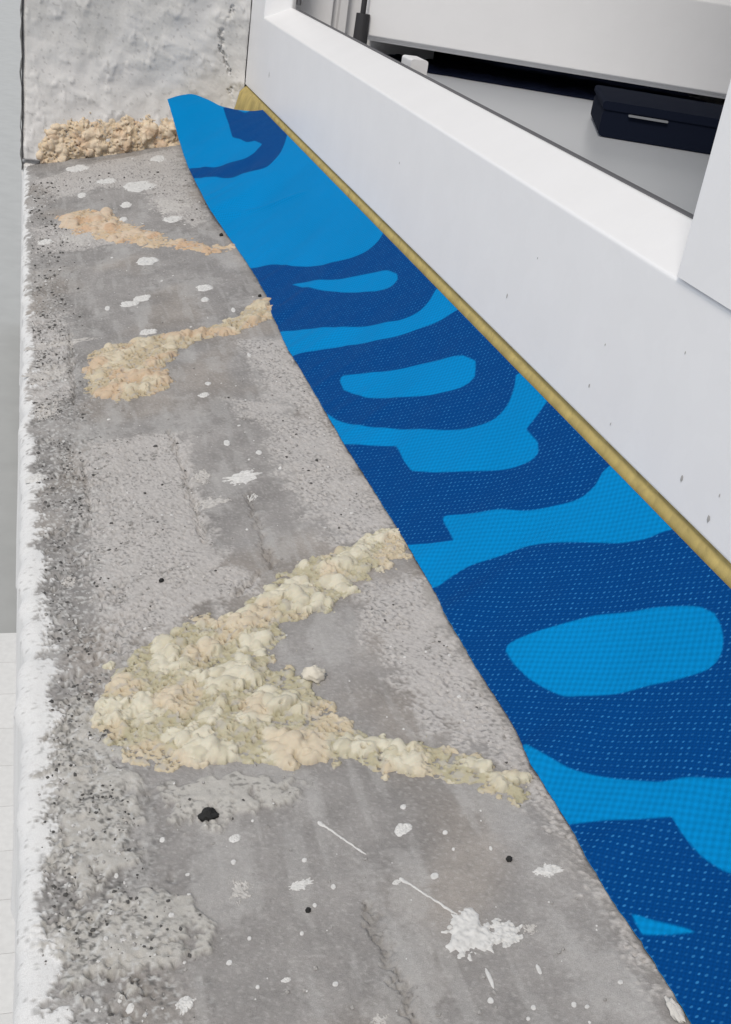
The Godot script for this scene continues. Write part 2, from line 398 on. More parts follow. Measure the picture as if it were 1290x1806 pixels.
func build_sill() -> void:
	var prof := []   # x, drop below the slope, share of the relief
	for k in 7:
		prof.append([-0.2025 + 0.0002 * k, 0.09 * (1.0 - k / 6.0) + 0.006, 0.3])
	for k in 9:
		var a := PI / 2 * k / 8.0
		prof.append([-0.2013 + 0.0055 * (1.0 - cos(a)), 0.0055 * (1.0 - sin(a)), 0.3 + 0.7 * k / 8.0])
	var x := -0.1953
	while x < -0.048:
		prof.append([x, 0.0, 1.0])
		x += 0.00055
	while x < 0.066:
		prof.append([x, 0.0, 1.0])
		x += 0.004
	var rows := []
	var d := -0.13
	while d < 0.125:
		rows.append(d)
		d += 0.003
	while d < 1.165:
		rows.append(d)
		d += 0.00052 * (0.08 + d) / 0.27
	var nx := prof.size()
	var verts := PackedVector3Array()
	var cols := PackedColorArray()
	for r in rows:
		var dd: float = r
		var wob := 0.0016 * n_mid.get_noise_1d(dd * 0.35 + 60.0) + 0.0012 * n_low.get_noise_1d(dd * 2.0)
		for p in prof:
			var px: float = p[0]
			var h := relief(px - p[1] * 0.9, dd + p[1] * 0.35, true)
			var near_edge := clampf((-0.185 - px) / 0.015, 0.0, 1.0)
			verts.append(Vector3(px + wob * near_edge - (1.0 - p[2]) * h * 0.7, -0.044 + 0.23 * px - p[1] + h * p[2], -dd))
			cols.append(last_color)
	var m := mat(Color.WHITE, 0.93, true)
	grained(m, grain_texture(5, 0.2, 0.78), 24.0)
	var o := obj("window_sill", grid_mesh(verts, cols, nx, rows.size(), PackedByteArray(), true), m)
	tag(o, "rough grey concrete window sill with chipped white outer edge, sloping away from the window", "window sill")

# ---------------------------------------------------------------- foam
# a lump of dried mounting foam over an outline (mm); place(u, v, height) puts it in the world
func foam(called: String, label: String, outline: Array, step: float, height: float, rim: float, coarse: float, tint: Array, place: Callable, seed_: int, rag := 1.0, pores := 0.17, under := 0.0012) -> MeshInstance3D:
	var poly := PackedVector2Array()
	for q in outline:
		poly.append(Vector2(q[0], q[1]) * 0.001)
	var lo := poly[0]
	var hi := poly[0]
	for p in poly:
		lo = lo.min(p)
		hi = hi.max(p)
	lo -= Vector2.ONE * 0.009
	hi += Vector2.ONE * 0.009
	# distance to the outline on a coarse grid
	var cs := 0.0015
	var cn := int((hi.x - lo.x) / cs) + 2
	var cm := int((hi.y - lo.y) / cs) + 2
	var dist := PackedFloat32Array()
	for j in cm:
		for i in cn:
			dist.append(inside_distance(lo + Vector2(i, j) * cs, poly))
	var nx := int((hi.x - lo.x) / step) + 1
	var ny := int((hi.y - lo.y) / step) + 1
	var so := seed_ * 3.17
	var at := func(p: Vector2) -> float:
		var u := clampf((p.x - lo.x) / cs, 0.0, cn - 1.01)
		var v := clampf((p.y - lo.y) / cs, 0.0, cm - 1.01)
		var k := int(v) * cn + int(u)
		var fu := u - int(u)
		var fv := v - int(v)
		var s := lerpf(lerpf(dist[k], dist[k + 1], fu), lerpf(dist[k + cn], dist[k + cn + 1], fu), fv)
		return s + (0.003 * n_mid.get_noise_2d(p.x + so, p.y) + 0.0025 * n_low.get_noise_2d(p.x * 3.0 + so, p.y * 3.0)) * rag
	# torn layer stuck to the ground
	var hm := PackedFloat32Array()
	hm.resize(nx * ny)
	var tone := PackedFloat32Array()
	tone.resize(nx * ny)
	var ins := PackedFloat32Array()
	ins.resize(nx * ny)
	var thick := func(p: Vector2, s: float) -> float:
		return height * sqrt(clampf(s / rim, 0.0, 1.0)) * (0.62 + 0.55 * n_low.get_noise_2d(p.x * 3.4 + so, p.y * 3.4) + 0.25 * n_mid.get_noise_2d(p.x * 0.5, p.y * 0.5 + so))
	for j in ny:
		for i in nx:
			var p := lo + Vector2(i, j) * step
			var s: float = at.call(p)
			ins[j * nx + i] = s
			if s > 0.0:
				hm[j * nx + i] = maxf(0.0005, 0.55 * float(thick.call(p, s)) + 0.00025 * n_fine.get_noise_2d(p.x, p.y + so))
				tone[j * nx + i] = 0.15 + 0.2 * n_mid.get_noise_2d(p.x, p.y)
	# bubbles: small ones where it was torn, big smooth ones where it swelled freely, loose crumbs around the rim
	var rng := RandomNumberGenerator.new()
	rng.seed = 40 + seed_
	var area := (hi.x - lo.x) * (hi.y - lo.y)
	var size := 0.001 / coarse
	for k in int(area / (size * size) * 0.48):
		var p := lo + Vector2(rng.randf(), rng.randf()) * (hi - lo)
		var s: float = at.call(p)
		var pick := rng.randf()
		var rr := rng.randf()
		if s < -0.006 or (s < 0.0 and pick > 0.07 * (1.0 + s / 0.006)):
			continue
		var swell := n_mid.get_noise_2d(p.x * 0.45 * coarse + so, p.y * 0.45 * coarse)
		var free := smoothstep(-0.02, 0.22, swell)
		if pick < 0.5 * (1.0 - free) and s > 0.0 and pick > 0.04:
			continue
		var big := rr < 0.05 + 0.30 * free
		var rad := size * (lerpf(0.55, 1.15, rr) if not big else lerpf(1.3, 4.2, pow(rng.randf(), 1.6)))
		if s < 0.0:
			rad = size * lerpf(0.3, 0.6, rr)
		rad = minf(rad, maxf(s, 0.0) * 0.8 + size * 0.7)
		var lift: float = 0.0 if s < 0.0 else float(thick.call(p, s)) * (lerpf(0.35, 0.75, rng.randf()) + 0.2 * free) - 0.3 * rad
		var flat := lerpf(0.55, 0.95, rng.randf())
		var el := rng.randf_range(0.75, 1.3)
		var tn := clampf(rng.randf() * 0.5 + 0.5 * free + (0.15 if big else 0.0), 0.0, 1.0)
		var ci := int((p.x - lo.x) / step)
		var cj := int((p.y - lo.y) / step)
		var n := int(rad * 1.35 / step) + 1
		for jj in range(maxi(0, cj - n), mini(ny, cj + n + 1)):
			for ii in range(maxi(0, ci - n), mini(nx, ci + n + 1)):
				var e := lo + Vector2(ii, jj) * step - p
				e.x *= el
				e.y /= el
				var q := 1.0 - e.length_squared() / (rad * rad)
				if q > 0.0:
					var h := lift + flat * rad * sqrt(q)
					var o := jj * nx + ii
					if h > hm[o]:
						hm[o] = h
						tone[o] = tn
	# burst cells
	for k in int(area / (size * size) * pores):
		var p := lo + Vector2(rng.randf(), rng.randf()) * (hi - lo)
		var rad := size * lerpf(0.45, 1.0, pow(rng.randf(), 2.0))
		if n_mid.get_noise_2d(p.x * 0.45 * coarse + so, p.y * 0.45 * coarse) > 0.12:
			continue
		var ci := int((p.x - lo.x) / step)
		var cj := int((p.y - lo.y) / step)
		var n := int(rad / step) + 1
		for jj in range(maxi(0, cj - n), mini(ny, cj + n + 1)):
			for ii in range(maxi(0, ci - n), mini(nx, ci + n + 1)):
				var q := 1.0 - (lo + Vector2(ii, jj) * step - p).length_squared() / (rad * rad)
				var o := jj * nx + ii
				if q > 0.0 and hm[o] > 0.0:
					hm[o] = hm[o] - rad * 2.4 * sqrt(q)
					if hm[o] < 0.00025:
						hm[o] = 0.0
	var verts := PackedVector3Array()
	var cols := PackedColorArray()
	var keep := PackedByteArray()
	for j in ny:
		for i in nx:
			var o := j * nx + i
			var p := lo + Vector2(i, j) * step
			var h := hm[o]
			if i > 0 and j > 0 and i < nx - 1 and j < ny - 1 and h > 0.0:
				h = 0.72 * h + 0.07 * (hm[o - 1] + hm[o + 1] + hm[o - nx] + hm[o + nx])
			var there := hm[o] > 0.00005
			var q := p + Vector2(n_mid.get_noise_2d(p.x, p.y + so), n_mid.get_noise_2d(p.y + 3.0, p.x)) * h * 0.3
			verts.append(place.call(q.x, q.y, h if there else -under))
			keep.append(1 if there else 0)
			var fine := n_fine.get_noise_2d(p.x, p.y + so)
			var aged := smoothstep(0.02, 0.35, n_low.get_noise_2d(p.x * 2.6 + so + 2.0, p.y * 2.6))
			var c: Color = (tint[0] as Color).lerp(tint[1], tone[o])
			c = c.lerp(tint[2], aged * 0.65)
			c = c * (1.0 + 0.07 * fine)
			var dust := smoothstep(0.12, 0.4, n_fine.get_noise_2d(p.x * 0.5 - 30.0, p.y * 0.5 + so)) * (1.0 - tone[o])
			c = c.lerp(Color(0.38, 0.36, 0.335), dust * 0.75)
			cols.append(c)
	var m := mat(Color.WHITE, 0.8, true)
	m.subsurf_scatter_enabled = true
	m.subsurf_scatter_strength = 0.03
	var o := obj(called, grid_mesh(verts, cols, nx, ny, keep, true), m)
	tag(o, label, "foam", "dried foam on the sill")
	return o

func on_sill(u: float, v: float, h: float) -> Vector3:
	return Vector3(u, sill_y(u, v) + h, -v)

func on_wall(u: float, v: float, h: float) -> Vector3:
	return Vector3(u, v, WALL_Z + h)

# ---------------------------------------------------------------- plaster drops
func splat_mesh(c: Vector2, hw: float, hd: float, kind: int, seed_: int, thick: float, st: SurfaceTool = null, origin := Vector3.ZERO) -> SurfaceTool:
	var rng := RandomNumberGenerator.new()
	rng.seed = seed_
	if st == null:
		st = SurfaceTool.new()
		st.begin(Mesh.PRIMITIVE_TRIANGLES)
	var big := maxf(hw, hd)
	var n := 14 if big < 0.0012 else 40
	if kind == 2:
		n = 84
	var rad := []
	var ph := rng.randf() * 50.0
	var fingers := []
	for i in 7:
		fingers.append([rng.randf() * TAU, 0.45 * pow(rng.randf(), 2.0) + 0.05, rng.randf_range(0.09, 0.2)])
	for i in n:
		var a := TAU * i / n
		var r := 1.0
		var cn := Vector2(cos(a), sin(a))
		if kind == 0:
			r = 1.0 + 0.16 * n_knob_free(cn * 1.2 + Vector2(ph, 0))
		elif kind == 1:
			r = 0.9 + 0.4 * n_knob_free(cn * 1.1 + Vector2(ph, 0)) + 0.13 * n_knob_free(cn * 2.8 + Vector2(0, ph))
		else:
			r = 0.82 + 0.25 * n_knob_free(cn * 1.2 + Vector2(ph, 0)) + 0.14 * n_knob_free(cn * 3.4 + Vector2(ph, ph))
			for f in fingers:
				r += f[1] * exp(-pow(angle_difference(a, f[0]) / f[2], 2.0))
		rad.append(maxf(r, 0.25))
	var rings := [[0.45, 1.0], [0.78, 0.85], [0.93, 0.55], [1.0, -0.35]]
	var pts := []
	var cy := sill_y(c.x, c.y)
	pts.append([Vector3(c.x, cy + thick, -c.y) - origin])
	for rg in rings:
		var row := []
		for i in n:
			var a := TAU * i / n
			var k: float = lerpf(0.8, rad[i], pow(rg[0], 2.5)) * rg[0]
			var x := c.x + cos(a) * hw * k
			var d := c.y + sin(a) * hd * k
			var hh: float = thick * rg[1] * (1.0 + 0.3 * n_fine.get_noise_2d(x, d))
			row.append(Vector3(x, maxf(sill_y(x, d), lerpf(cy, sill_y(x, d), 0.6)) + hh, -d) - origin)
		pts.append(row)
	st.set_smooth_group(0)
	for i in n:
		var j := (i + 1) % n
		for p in [pts[0][0], pts[1][j], pts[1][i]]:
			st.add_vertex(p)
		for r in range(1, 4):
			for p in [pts[r][i], pts[r][j], pts[r + 1][j], pts[r][i], pts[r + 1][j], pts[r + 1][i]]:
				st.add_vertex(p)
	return st

# a dried splash: thick where the field is high, thinning out into a ragged rim
func splat_grid(c: Vector2, hw: float, hd: float, kind: int, seed_: int, thick: float, origin: Vector3) -> ArrayMesh:
	var rng := RandomNumberGenerator.new()
	rng.seed = seed_
	var ph := Vector2(rng.randf(), rng.randf()) * 90.0
	var fingers := []
	for i in 8:
		fingers.append([rng.randf() * TAU, 0.5 * pow(rng.randf(), 1.6) + 0.05, rng.randf_range(0.06, 0.16)])
	var n: int = [44, 66, 72][kind]
	var reach: float = [1.35, 1.6, 1.75][kind]
	var verts := PackedVector3Array()
	var keep := PackedByteArray()
	for j in n:
		for i in n:
			var q := Vector2(i / (n - 1.0) * 2.0 - 1.0, j / (n - 1.0) * 2.0 - 1.0) * reach
			var l := q.length()
			var f := 0.0
			if kind == 0:
				f = 0.98 - l + 0.26 * n_free.get_noise_2dv(q * 0.8 + ph) + 0.10 * n_free.get_noise_2dv(q * 2.6 + ph)
			elif kind == 1:
				f = 0.72 - l * 0.8 + 0.60 * n_free.get_noise_2dv(q * 1.2 + ph) + 0.42 * n_free.get_noise_2dv(q * 3.6 + ph) + 0.2 * n_free.get_noise_2dv(q * 9.0 + ph)
			else:
				f = 0.80 - l + 0.30 * n_free.get_noise_2dv(q * 1.0 + ph) + 0.26 * n_free.get_noise_2dv(q * 3.0 + ph) + 0.05 * n_free.get_noise_2dv(q * 7.0 + ph)
				for g in fingers:
					f += g[1] * exp(-pow(angle_difference(q.angle(), g[0]) / g[2] * maxf(l, 0.2), 2.0)) * smoothstep(0.2, 0.7, l)
			if absf(q.x) > reach * 0.97 or absf(q.y) > reach * 0.97:
				f = -1.0
			var x := c.x + q.x * hw
			var d := c.y + q.y * hd
			var h := thick * (smoothstep(-0.02, 0.30, f) * (0.75 + 0.5 * n_free.get_noise_2dv(q * 3.0 - ph)) - 0.12)
			keep.append(1 if f > -0.02 else 0)
			verts.append(Vector3(x, sill_y(x, d) + (h if f > -0.02 else -0.0003), -d) - origin)
	return grid_mesh(verts, PackedColorArray(), n, n, keep, true)

var n_free := FastNoiseLite.new()
func n_knob_free(p: Vector2) -> float:
	return n_free.get_noise_2dv(p)

func build_splats() -> void:
	var plaster := grained(mat(Color(0.66, 0.655, 0.645), 0.9), grain_texture(11, 0.03, 0.84), 30.0)
	var dusty := grained(mat(Color(0.55, 0.53, 0.51), 0.95), grain_texture(12, 0.03, 0.8), 30.0)
	var specks := SurfaceTool.new()
	specks.begin(Mesh.PRIMITIVE_TRIANGLES)
	var k := 0
	for s in SPLATS:
		k += 1
		var c := Vector2(s[0], s[1]) * 0.001
		var hw: float = s[2] * 0.001
		var hd: float = s[3] * 0.001
		var seen := hw / Vector3(c.x + 0.2, 0.22, c.y).length() * 1133.0
		var thick := clampf(minf(hw, hd) * 0.22, 0.0003, 0.0009)
		if seen < 4.2:
			splat_mesh(c, hw, hd, 0, 100 + k, thick, specks)
			continue
		var at := Vector3(c.x, sill_y(c.x, c.y), -c.y)
		var called: String = ["plaster_drop", "plaster_smear", "plaster_splash"][s[4]]
		var o := obj(called, splat_grid(c, hw, hd, s[4], 100 + k, thick * (0.6 if s[4] == 1 else 1.0), at), dusty if s[4] == 1 else plaster, null, at)
		var label: String = SPLAT_LABEL.get(k - 1, ["small white plaster drop dried on the bare grey sill", "dull ragged plaster smear on the bare grey sill", "small spiky white plaster splash on bare concrete"][s[4]])
		tag(o, label, "plaster", "plaster splashes on the sill")
	var rng := RandomNumberGenerator.new()
	rng.seed = 77
	for i in 260:
		var d := 0.15 + 0.95 * pow(rng.randf(), 1.7)
		var x := rng.randf_range(-0.19, -0.062)
		var r := lerpf(0.00018, 0.0008, pow(rng.randf(), 3.0)) * (0.7 + d)
		splat_mesh(Vector2(x, d), r, r * rng.randf_range(0.8, 1.4), 0, 900 + i, r * 0.4, specks)
	specks.generate_normals()
	var so := obj("plaster_specks", specks.commit(), plaster)
	so.set_meta("kind", "stuff")
	tag(so, "tiny white plaster specks spattered over the grey sill", "plaster")
	# two long thin streaks thrown by the brush
	for q in [[Vector2(-0.1198, 0.233), Vector2(-0.1101, 0.217), "thin straight white plaster streak on bare concrete, touching no splash"], [Vector2(-0.1038, 0.206), Vector2(-0.0935, 0.1895), "thin white plaster streak running into the largest splash"]]:
		var a: Vector2 = q[0]
		var b: Vector2 = q[1]
		var st := SurfaceTool.new()
		st.begin(Mesh.PRIMITIVE_TRIANGLES)
		var origin := Vector3(a.x, sill_y(a.x, a.y), -a.y)
		var n := 26
		var side := (b - a).orthogonal().normalized()
		var rows := []
		for i in n + 1:
			var t := i / float(n)
			var p := a.lerp(b, t) + side * 0.0002 * n_fine.get_noise_2d(t * 0.02, 3.0)
			var w := 0.00042 * (0.7 + 0.5 * n_free.get_noise_1d(t * 7.0 + a.x * 99.0)) * smoothstep(0.0, 0.04, t) * smoothstep(1.02, 0.9, t) + 0.00005
			if t < 0.12:
				w += 0.0003
			var row := []
			for e in [[-1.0, -0.0002], [-0.5, 0.00028], [0.5, 0.00028], [1.0, -0.0002]]:
				var r: Vector2 = p + side * w * e[0]
				row.append(Vector3(r.x, sill_y(r.x, r.y) + e[1], -r.y) - origin)
			rows.append(row)
		for i in n:
			for j in 3:
				for p in [rows[i][j], rows[i][j + 1], rows[i + 1][j + 1], rows[i][j], rows[i + 1][j + 1], rows[i + 1][j]]:
					st.add_vertex(p)
		st.generate_normals()
		tag(obj("plaster_streak", st.commit(), plaster, null, origin), q[2], "plaster", "plaster splashes on the sill")

# loose sand grains, crumbs of mortar and dirt: far too many to count
func build_grit() -> void:
	var mats := [grained(mat(Color(0.11, 0.107, 0.104), 0.95), grain_texture(91, 0.03, 0.7), 60.0), grained(mat(Color(0.44, 0.425, 0.41), 0.95), grain_texture(92, 0.03, 0.7), 60.0), grained(mat(Color(0.66, 0.65, 0.64), 0.95), grain_texture(93, 0.03, 0.8), 60.0)]
	var labels := ["dark grit scattered along the gritty band of the sill", "grey mortar crumbs scattered over the rough parts of the sill", "white plaster crumbs scattered along the sill's outer edge"]
	var rng := RandomNumberGenerator.new()
	rng.seed = 404
	for k in 3:
		var st := SurfaceTool.new()
		st.begin(Mesh.PRIMITIVE_TRIANGLES)
		st.set_smooth_group(-1)
		var made := 0
		var tries := 0
		while made < [1100, 1500, 500][k] and tries < 30000:
			tries += 1
			var d := 0.15 + 0.9 * pow(rng.randf(), 1.6)
			var x := rng.randf_range(-0.196, -0.062)
			var ex := along(WHITE_EDGE, d * 1000.0) * 0.001
			var in_band := smoothstep(-0.003, 0.004, x - ex) * smoothstep(0.036, 0.010, x - ex)
			var rough := clampf(sample(pale_map, x, d) + 0.8 * sample(crust_map, x, d), 0.0, 1.0)
			var clump := smoothstep(-0.15, 0.35, n_low.get_noise_2d(x * 3.2 + 50.0 + k * 9.0, d * 2.2) + 0.5 * n_mid.get_noise_2d(x, d * 0.7))
			var want: float = [in_band * clump + 0.06 * rough, 0.7 * rough * clump + 0.35 * in_band + 0.03, in_band * 0.5 * clump + 0.05 * rough][k]
			if rng.randf() > want:
				continue
			made += 1
			var rad := lerpf(0.00022, 0.00085, pow(rng.randf(), 2.2)) * (0.75 + 0.8 * d)
			var c := on_sill(x, d, rad * 0.25)
			var turn := Basis(Vector3(rng.randf() - 0.5, rng.randf(), rng.randf() - 0.5).normalized(), rng.randf() * TAU)
			var sq := Vector3(rng.randf_range(0.7, 1.4), rng.randf_range(0.45, 0.9), rng.randf_range(0.7, 1.4)) * rad
			var v := []
			for q in [Vector3.UP, Vector3.DOWN, Vector3(1, 0.2, 0), Vector3(0.3, -0.2, 0.95), Vector3(-0.8, 0.25, 0.6), Vector3(-0.8, -0.2, -0.6), Vector3(0.3, 0.1, -0.95)]:
				v.append(c + turn * (q * rng.randf_range(0.8, 1.15)) * sq)
			for i in 5:
				for q in [v[0], v[2 + i], v[2 + (i + 1) % 5], v[1], v[2 + (i + 1) % 5], v[2 + i]]:
					st.add_vertex(q)
		st.generate_normals()
		var o := obj(["dark_grit", "mortar_crumbs", "plaster_crumbs"][k], st.commit(), mats[k])
		o.set_meta("kind", "stuff")
		tag(o, labels[k], "grit")

# ---------------------------------------------------------------- the tape
func tape_edge(d: float) -> Vector2:
	var n := TAPE_EDGE.size()
	var z := -d
	for i in n - 1:
		var a: Vector3 = TAPE_EDGE[i]
		var b: Vector3 = TAPE_EDGE[i + 1]
		if z <= b.z or i == n - 2:
			var p: Vector3 = TAPE_EDGE[maxi(i - 1, 0)]
			var q: Vector3 = TAPE_EDGE[mini(i + 2, n - 1)]
			var t := clampf((z - a.z) / (b.z - a.z), 0.0, 1.0)
			var m := a.lerp(b, t).lerp(a.cubic_interpolate(b, p, q, t), 0.6)
			return Vector2(m.x, m.y)
	return Vector2.ZERO

func tape_point(d: float, s: float) -> Vector3:
	var e := tape_edge(d)
	var across := e - TAPE_TOP
	var nrm := Vector2(across.y, -across.x).normalized()
	if nrm.y < 0.0:
		nrm = -nrm
	var p := TAPE_TOP + across * s
	var lift := smoothstep(0.86, 1.1, d)
	var off := 0.0016 * n_low.get_noise_2d(d * 1.3, s * 0.09) * sin(PI * s) + 0.0003 * n_mid.get_noise_2d(d * 0.4, s * 0.03)
	off += maxf(0.0, n_low.get_noise_1d(d * 2.2 + 4.0) + 0.1) * 0.004 * pow(maxf(s, 0.0), 3.0) * (1.0 - lift)
	off -= 0.002 * sin(PI * s) * (1.0 - lift)                      # sags a little between the frame and the sill
	off += lift * 0.004 * sin(PI * s * 1.2)
	var crease := d - 0.845 + 0.09 * (1.0 - s)
	off += 0.0016 * exp(-pow(crease / 0.004, 2.0)) * smoothstep(0.15, 0.4, s)
	p += nrm * off
	return Vector3(p.x, p.y, -d)

func build_tape() -> void:
	var d0 := 0.04
	var d1 := 1.117
	var iw := 2048
	var ih := 160
	# the print: filled outlines
	var cover := PackedFloat32Array()
	cover.resize(iw * ih)
	for sh in PRINT:
		var poly := smooth_outline(sh[1])
		var ink: bool = sh[0] == 1
		for px in iw:
			for sub in 2:
				var d := (d0 + (d1 - d0) * (px + 0.25 + 0.5 * sub) / iw) * 1000.0
				var cross := []
				var n := poly.size()
				for i in n:
					var a := poly[i]
					var b := poly[(i + 1) % n]
					if (a.x > d) != (b.x > d):
						cross.append((a.y + (b.y - a.y) * (d - a.x) / (b.x - a.x)) * 0.001 * ih)
				cross.sort()
				for k in range(0, cross.size() - 1, 2):
					var s0 := clampf(cross[k], 0.0, ih)
					var s1 := clampf(cross[k + 1], 0.0, ih)
					for y in range(int(s0), mini(ih, int(s1) + 1)):
						var part := clampf(minf(s1, y + 1.0) - maxf(s0, y), 0.0, 1.0) * 0.5
						cover[y * iw + px] += part if ink else -part
	var mask := PackedByteArray()
	mask.resize(iw * ih)
	var base := PackedByteArray()
	base.resize(iw * ih * 3)
	var light := Color(0.001, 0.186, 0.46)
	for y in ih:
		for px in iw:
			var k := y * iw + px
			mask[k] = int(clampf(cover[k], 0.0, 1.0) * 255.0)
			var d := d0 + (d1 - d0) * px / iw
			var s := y / float(ih) * 0.078
			var weave := 1.0 + 0.17 * sin(TAU * d / 0.0028) * sin(TAU * s / 0.0029) + 0.05 * n_fine.get_noise_2d(d, s) + 0.05 * n_low.get_noise_2d(d, s)
			var c := (light * weave).linear_to_srgb()
			base[k * 3] = int(clampf(c.r, 0.0, 1.0) * 255.0)
			base[k * 3 + 1] = int(clampf(c.g, 0.0, 1.0) * 255.0)
			base[k * 3 + 2] = int(clampf(c.b, 0.0, 1.0) * 255.0)
	# dark ink on the raised threads only: lighter dots where it did not take
	var tile := Image.create(512, 512, false, Image.FORMAT_RGBA8)
	var rng := RandomNumberGenerator.new()
	rng.seed = 12
	var cells := 12
	var per := 512.0 / cells
	var glow := PackedFloat32Array()
	glow.resize(512 * 512)
	for gy in cells:
		for gx in cells:
			for q in [Vector2(0.25, 0.25), Vector2(0.75, 0.75)]:
				var at: Vector2 = (Vector2(gx, gy) + q + Vector2(rng.randf_range(-0.05, 0.05), rng.randf_range(-0.05, 0.05))) * per
				var k := rng.randf_range(0.2, 0.85)
				var w := rng.randf_range(0.85, 1.15) * per / 64.0
				for y in range(int(at.y - 14), int(at.y + 15)):
					for x in range(int(at.x - 14), int(at.x + 15)):
						var e := Vector2((x + 0.5 - at.x) * 1.2, (y + 0.5 - at.y) * 0.8) / w
						var o := posmod(y, 512) * 512 + posmod(x, 512)
						glow[o] = maxf(glow[o], k * smoothstep(11.0, 4.0, e.length()))
	for y in 512:
		for x in 512:
			var c := Color(0.001, 0.046, 0.19).lerp(Color(0.03, 0.19, 0.44), glow[y * 512 + x])
			c *= 1.0 + 0.12 * sin(TAU * x / per * 2.0) * sin(TAU * y / per * 2.0)
			c.a = 1.0
			tile.set_pixel(x, y, c.linear_to_srgb())
	var m := StandardMaterial3D.new()
	m.albedo_texture = ImageTexture.create_from_image(Image.create_from_data(iw, ih, false, Image.FORMAT_RGB8, base))
	m.detail_enabled = true
	m.detail_mask = ImageTexture.create_from_image(Image.create_from_data(iw, ih, false, Image.FORMAT_L8, mask))
	m.detail_albedo = ImageTexture.create_from_image(tile)
	m.detail_uv_layer = BaseMaterial3D.DETAIL_UV_2
	m.detail_blend_mode = BaseMaterial3D.BLEND_MODE_MIX
	m.roughness = 0.6
	m.metallic_specular = 0.1
	m.texture_repeat = true
	var back := grained(mat(Color(0.004, 0.2, 0.5), 0.8), grain_texture(31, 0.04, 0.85), 20.0)
	var nd := 620
	var ns := 26
	var verts := PackedVector3Array()
	var uv := PackedVector2Array()
	var uv2 := PackedVector2Array()
	var low := PackedVector3Array()
	var run := 0.0
	for i in nd + 1:
		var t := i / float(nd)
		var mid := lerpf(d0, d1, t)
		for j in ns + 1:
			var s := j / float(ns)
			var end := lerpf(1.02, 1.114, smoothstep(0.0, 0.75, s)) + 0.004 * sin(s * 9.0)
			var d := lerpf(d0, end, t)
			var ss := s + (0.004 * n_fine.get_noise_1d(d * 0.6) if j == ns else 0.0)
			var p := tape_point(d, ss)
			verts.append(p)
			uv.append(Vector2((d - d0) / (d1 - d0), s))
			uv2.append(Vector2(d / 0.0028 / cells, s * 0.078 / 0.0029 / cells))
			var e := tape_point(d, minf(ss + 0.02, 1.02)) - tape_point(d, ss - 0.02)
			low.append(p + Vector3(-e.y, e.x, 0).normalized() * (0.0007 if e.x > 0.0 else 0.0007) * (-1.0 if Vector3(-e.y, e.x, 0).y > 0.0 else 1.0))
	var root := thing("sealing_tape", "blue fabric window sealing tape printed with large dark blue rounded letters", "tape", Vector3(0, 0, 0))
	obj("printed_face", grid_mesh(verts, PackedColorArray(), ns + 1, nd + 1, PackedByteArray(), false, uv, uv2), m, root)
	# underside and cut edges
	var st := SurfaceTool.new()
	st.begin(Mesh.PRIMITIVE_TRIANGLES)
	st.append_from(grid_mesh(low, PackedColorArray(), ns + 1, nd + 1, PackedByteArray(), true), 0, Transform3D.IDENTITY)
	var w := ns + 1
	var rim := []
	for i in nd:
		rim.append([i * w + ns, (i + 1) * w + ns])
		rim.append([(i + 1) * w, i * w])
	for j in ns:
		rim.append([nd * w + j, nd * w + j + 1])
	var st2 := SurfaceTool.new()
	st2.begin(Mesh.PRIMITIVE_TRIANGLES)
	for r in rim:
		for p in [verts[r[0]], verts[r[1]], low[r[1]], verts[r[0]], low[r[1]], low[r[0]]]:
			st2.add_vertex(p)
	st2.generate_normals()
	st.append_from(st2.commit(), 0, Transform3D.IDENTITY)
	obj("backing", st.commit(), back, root)

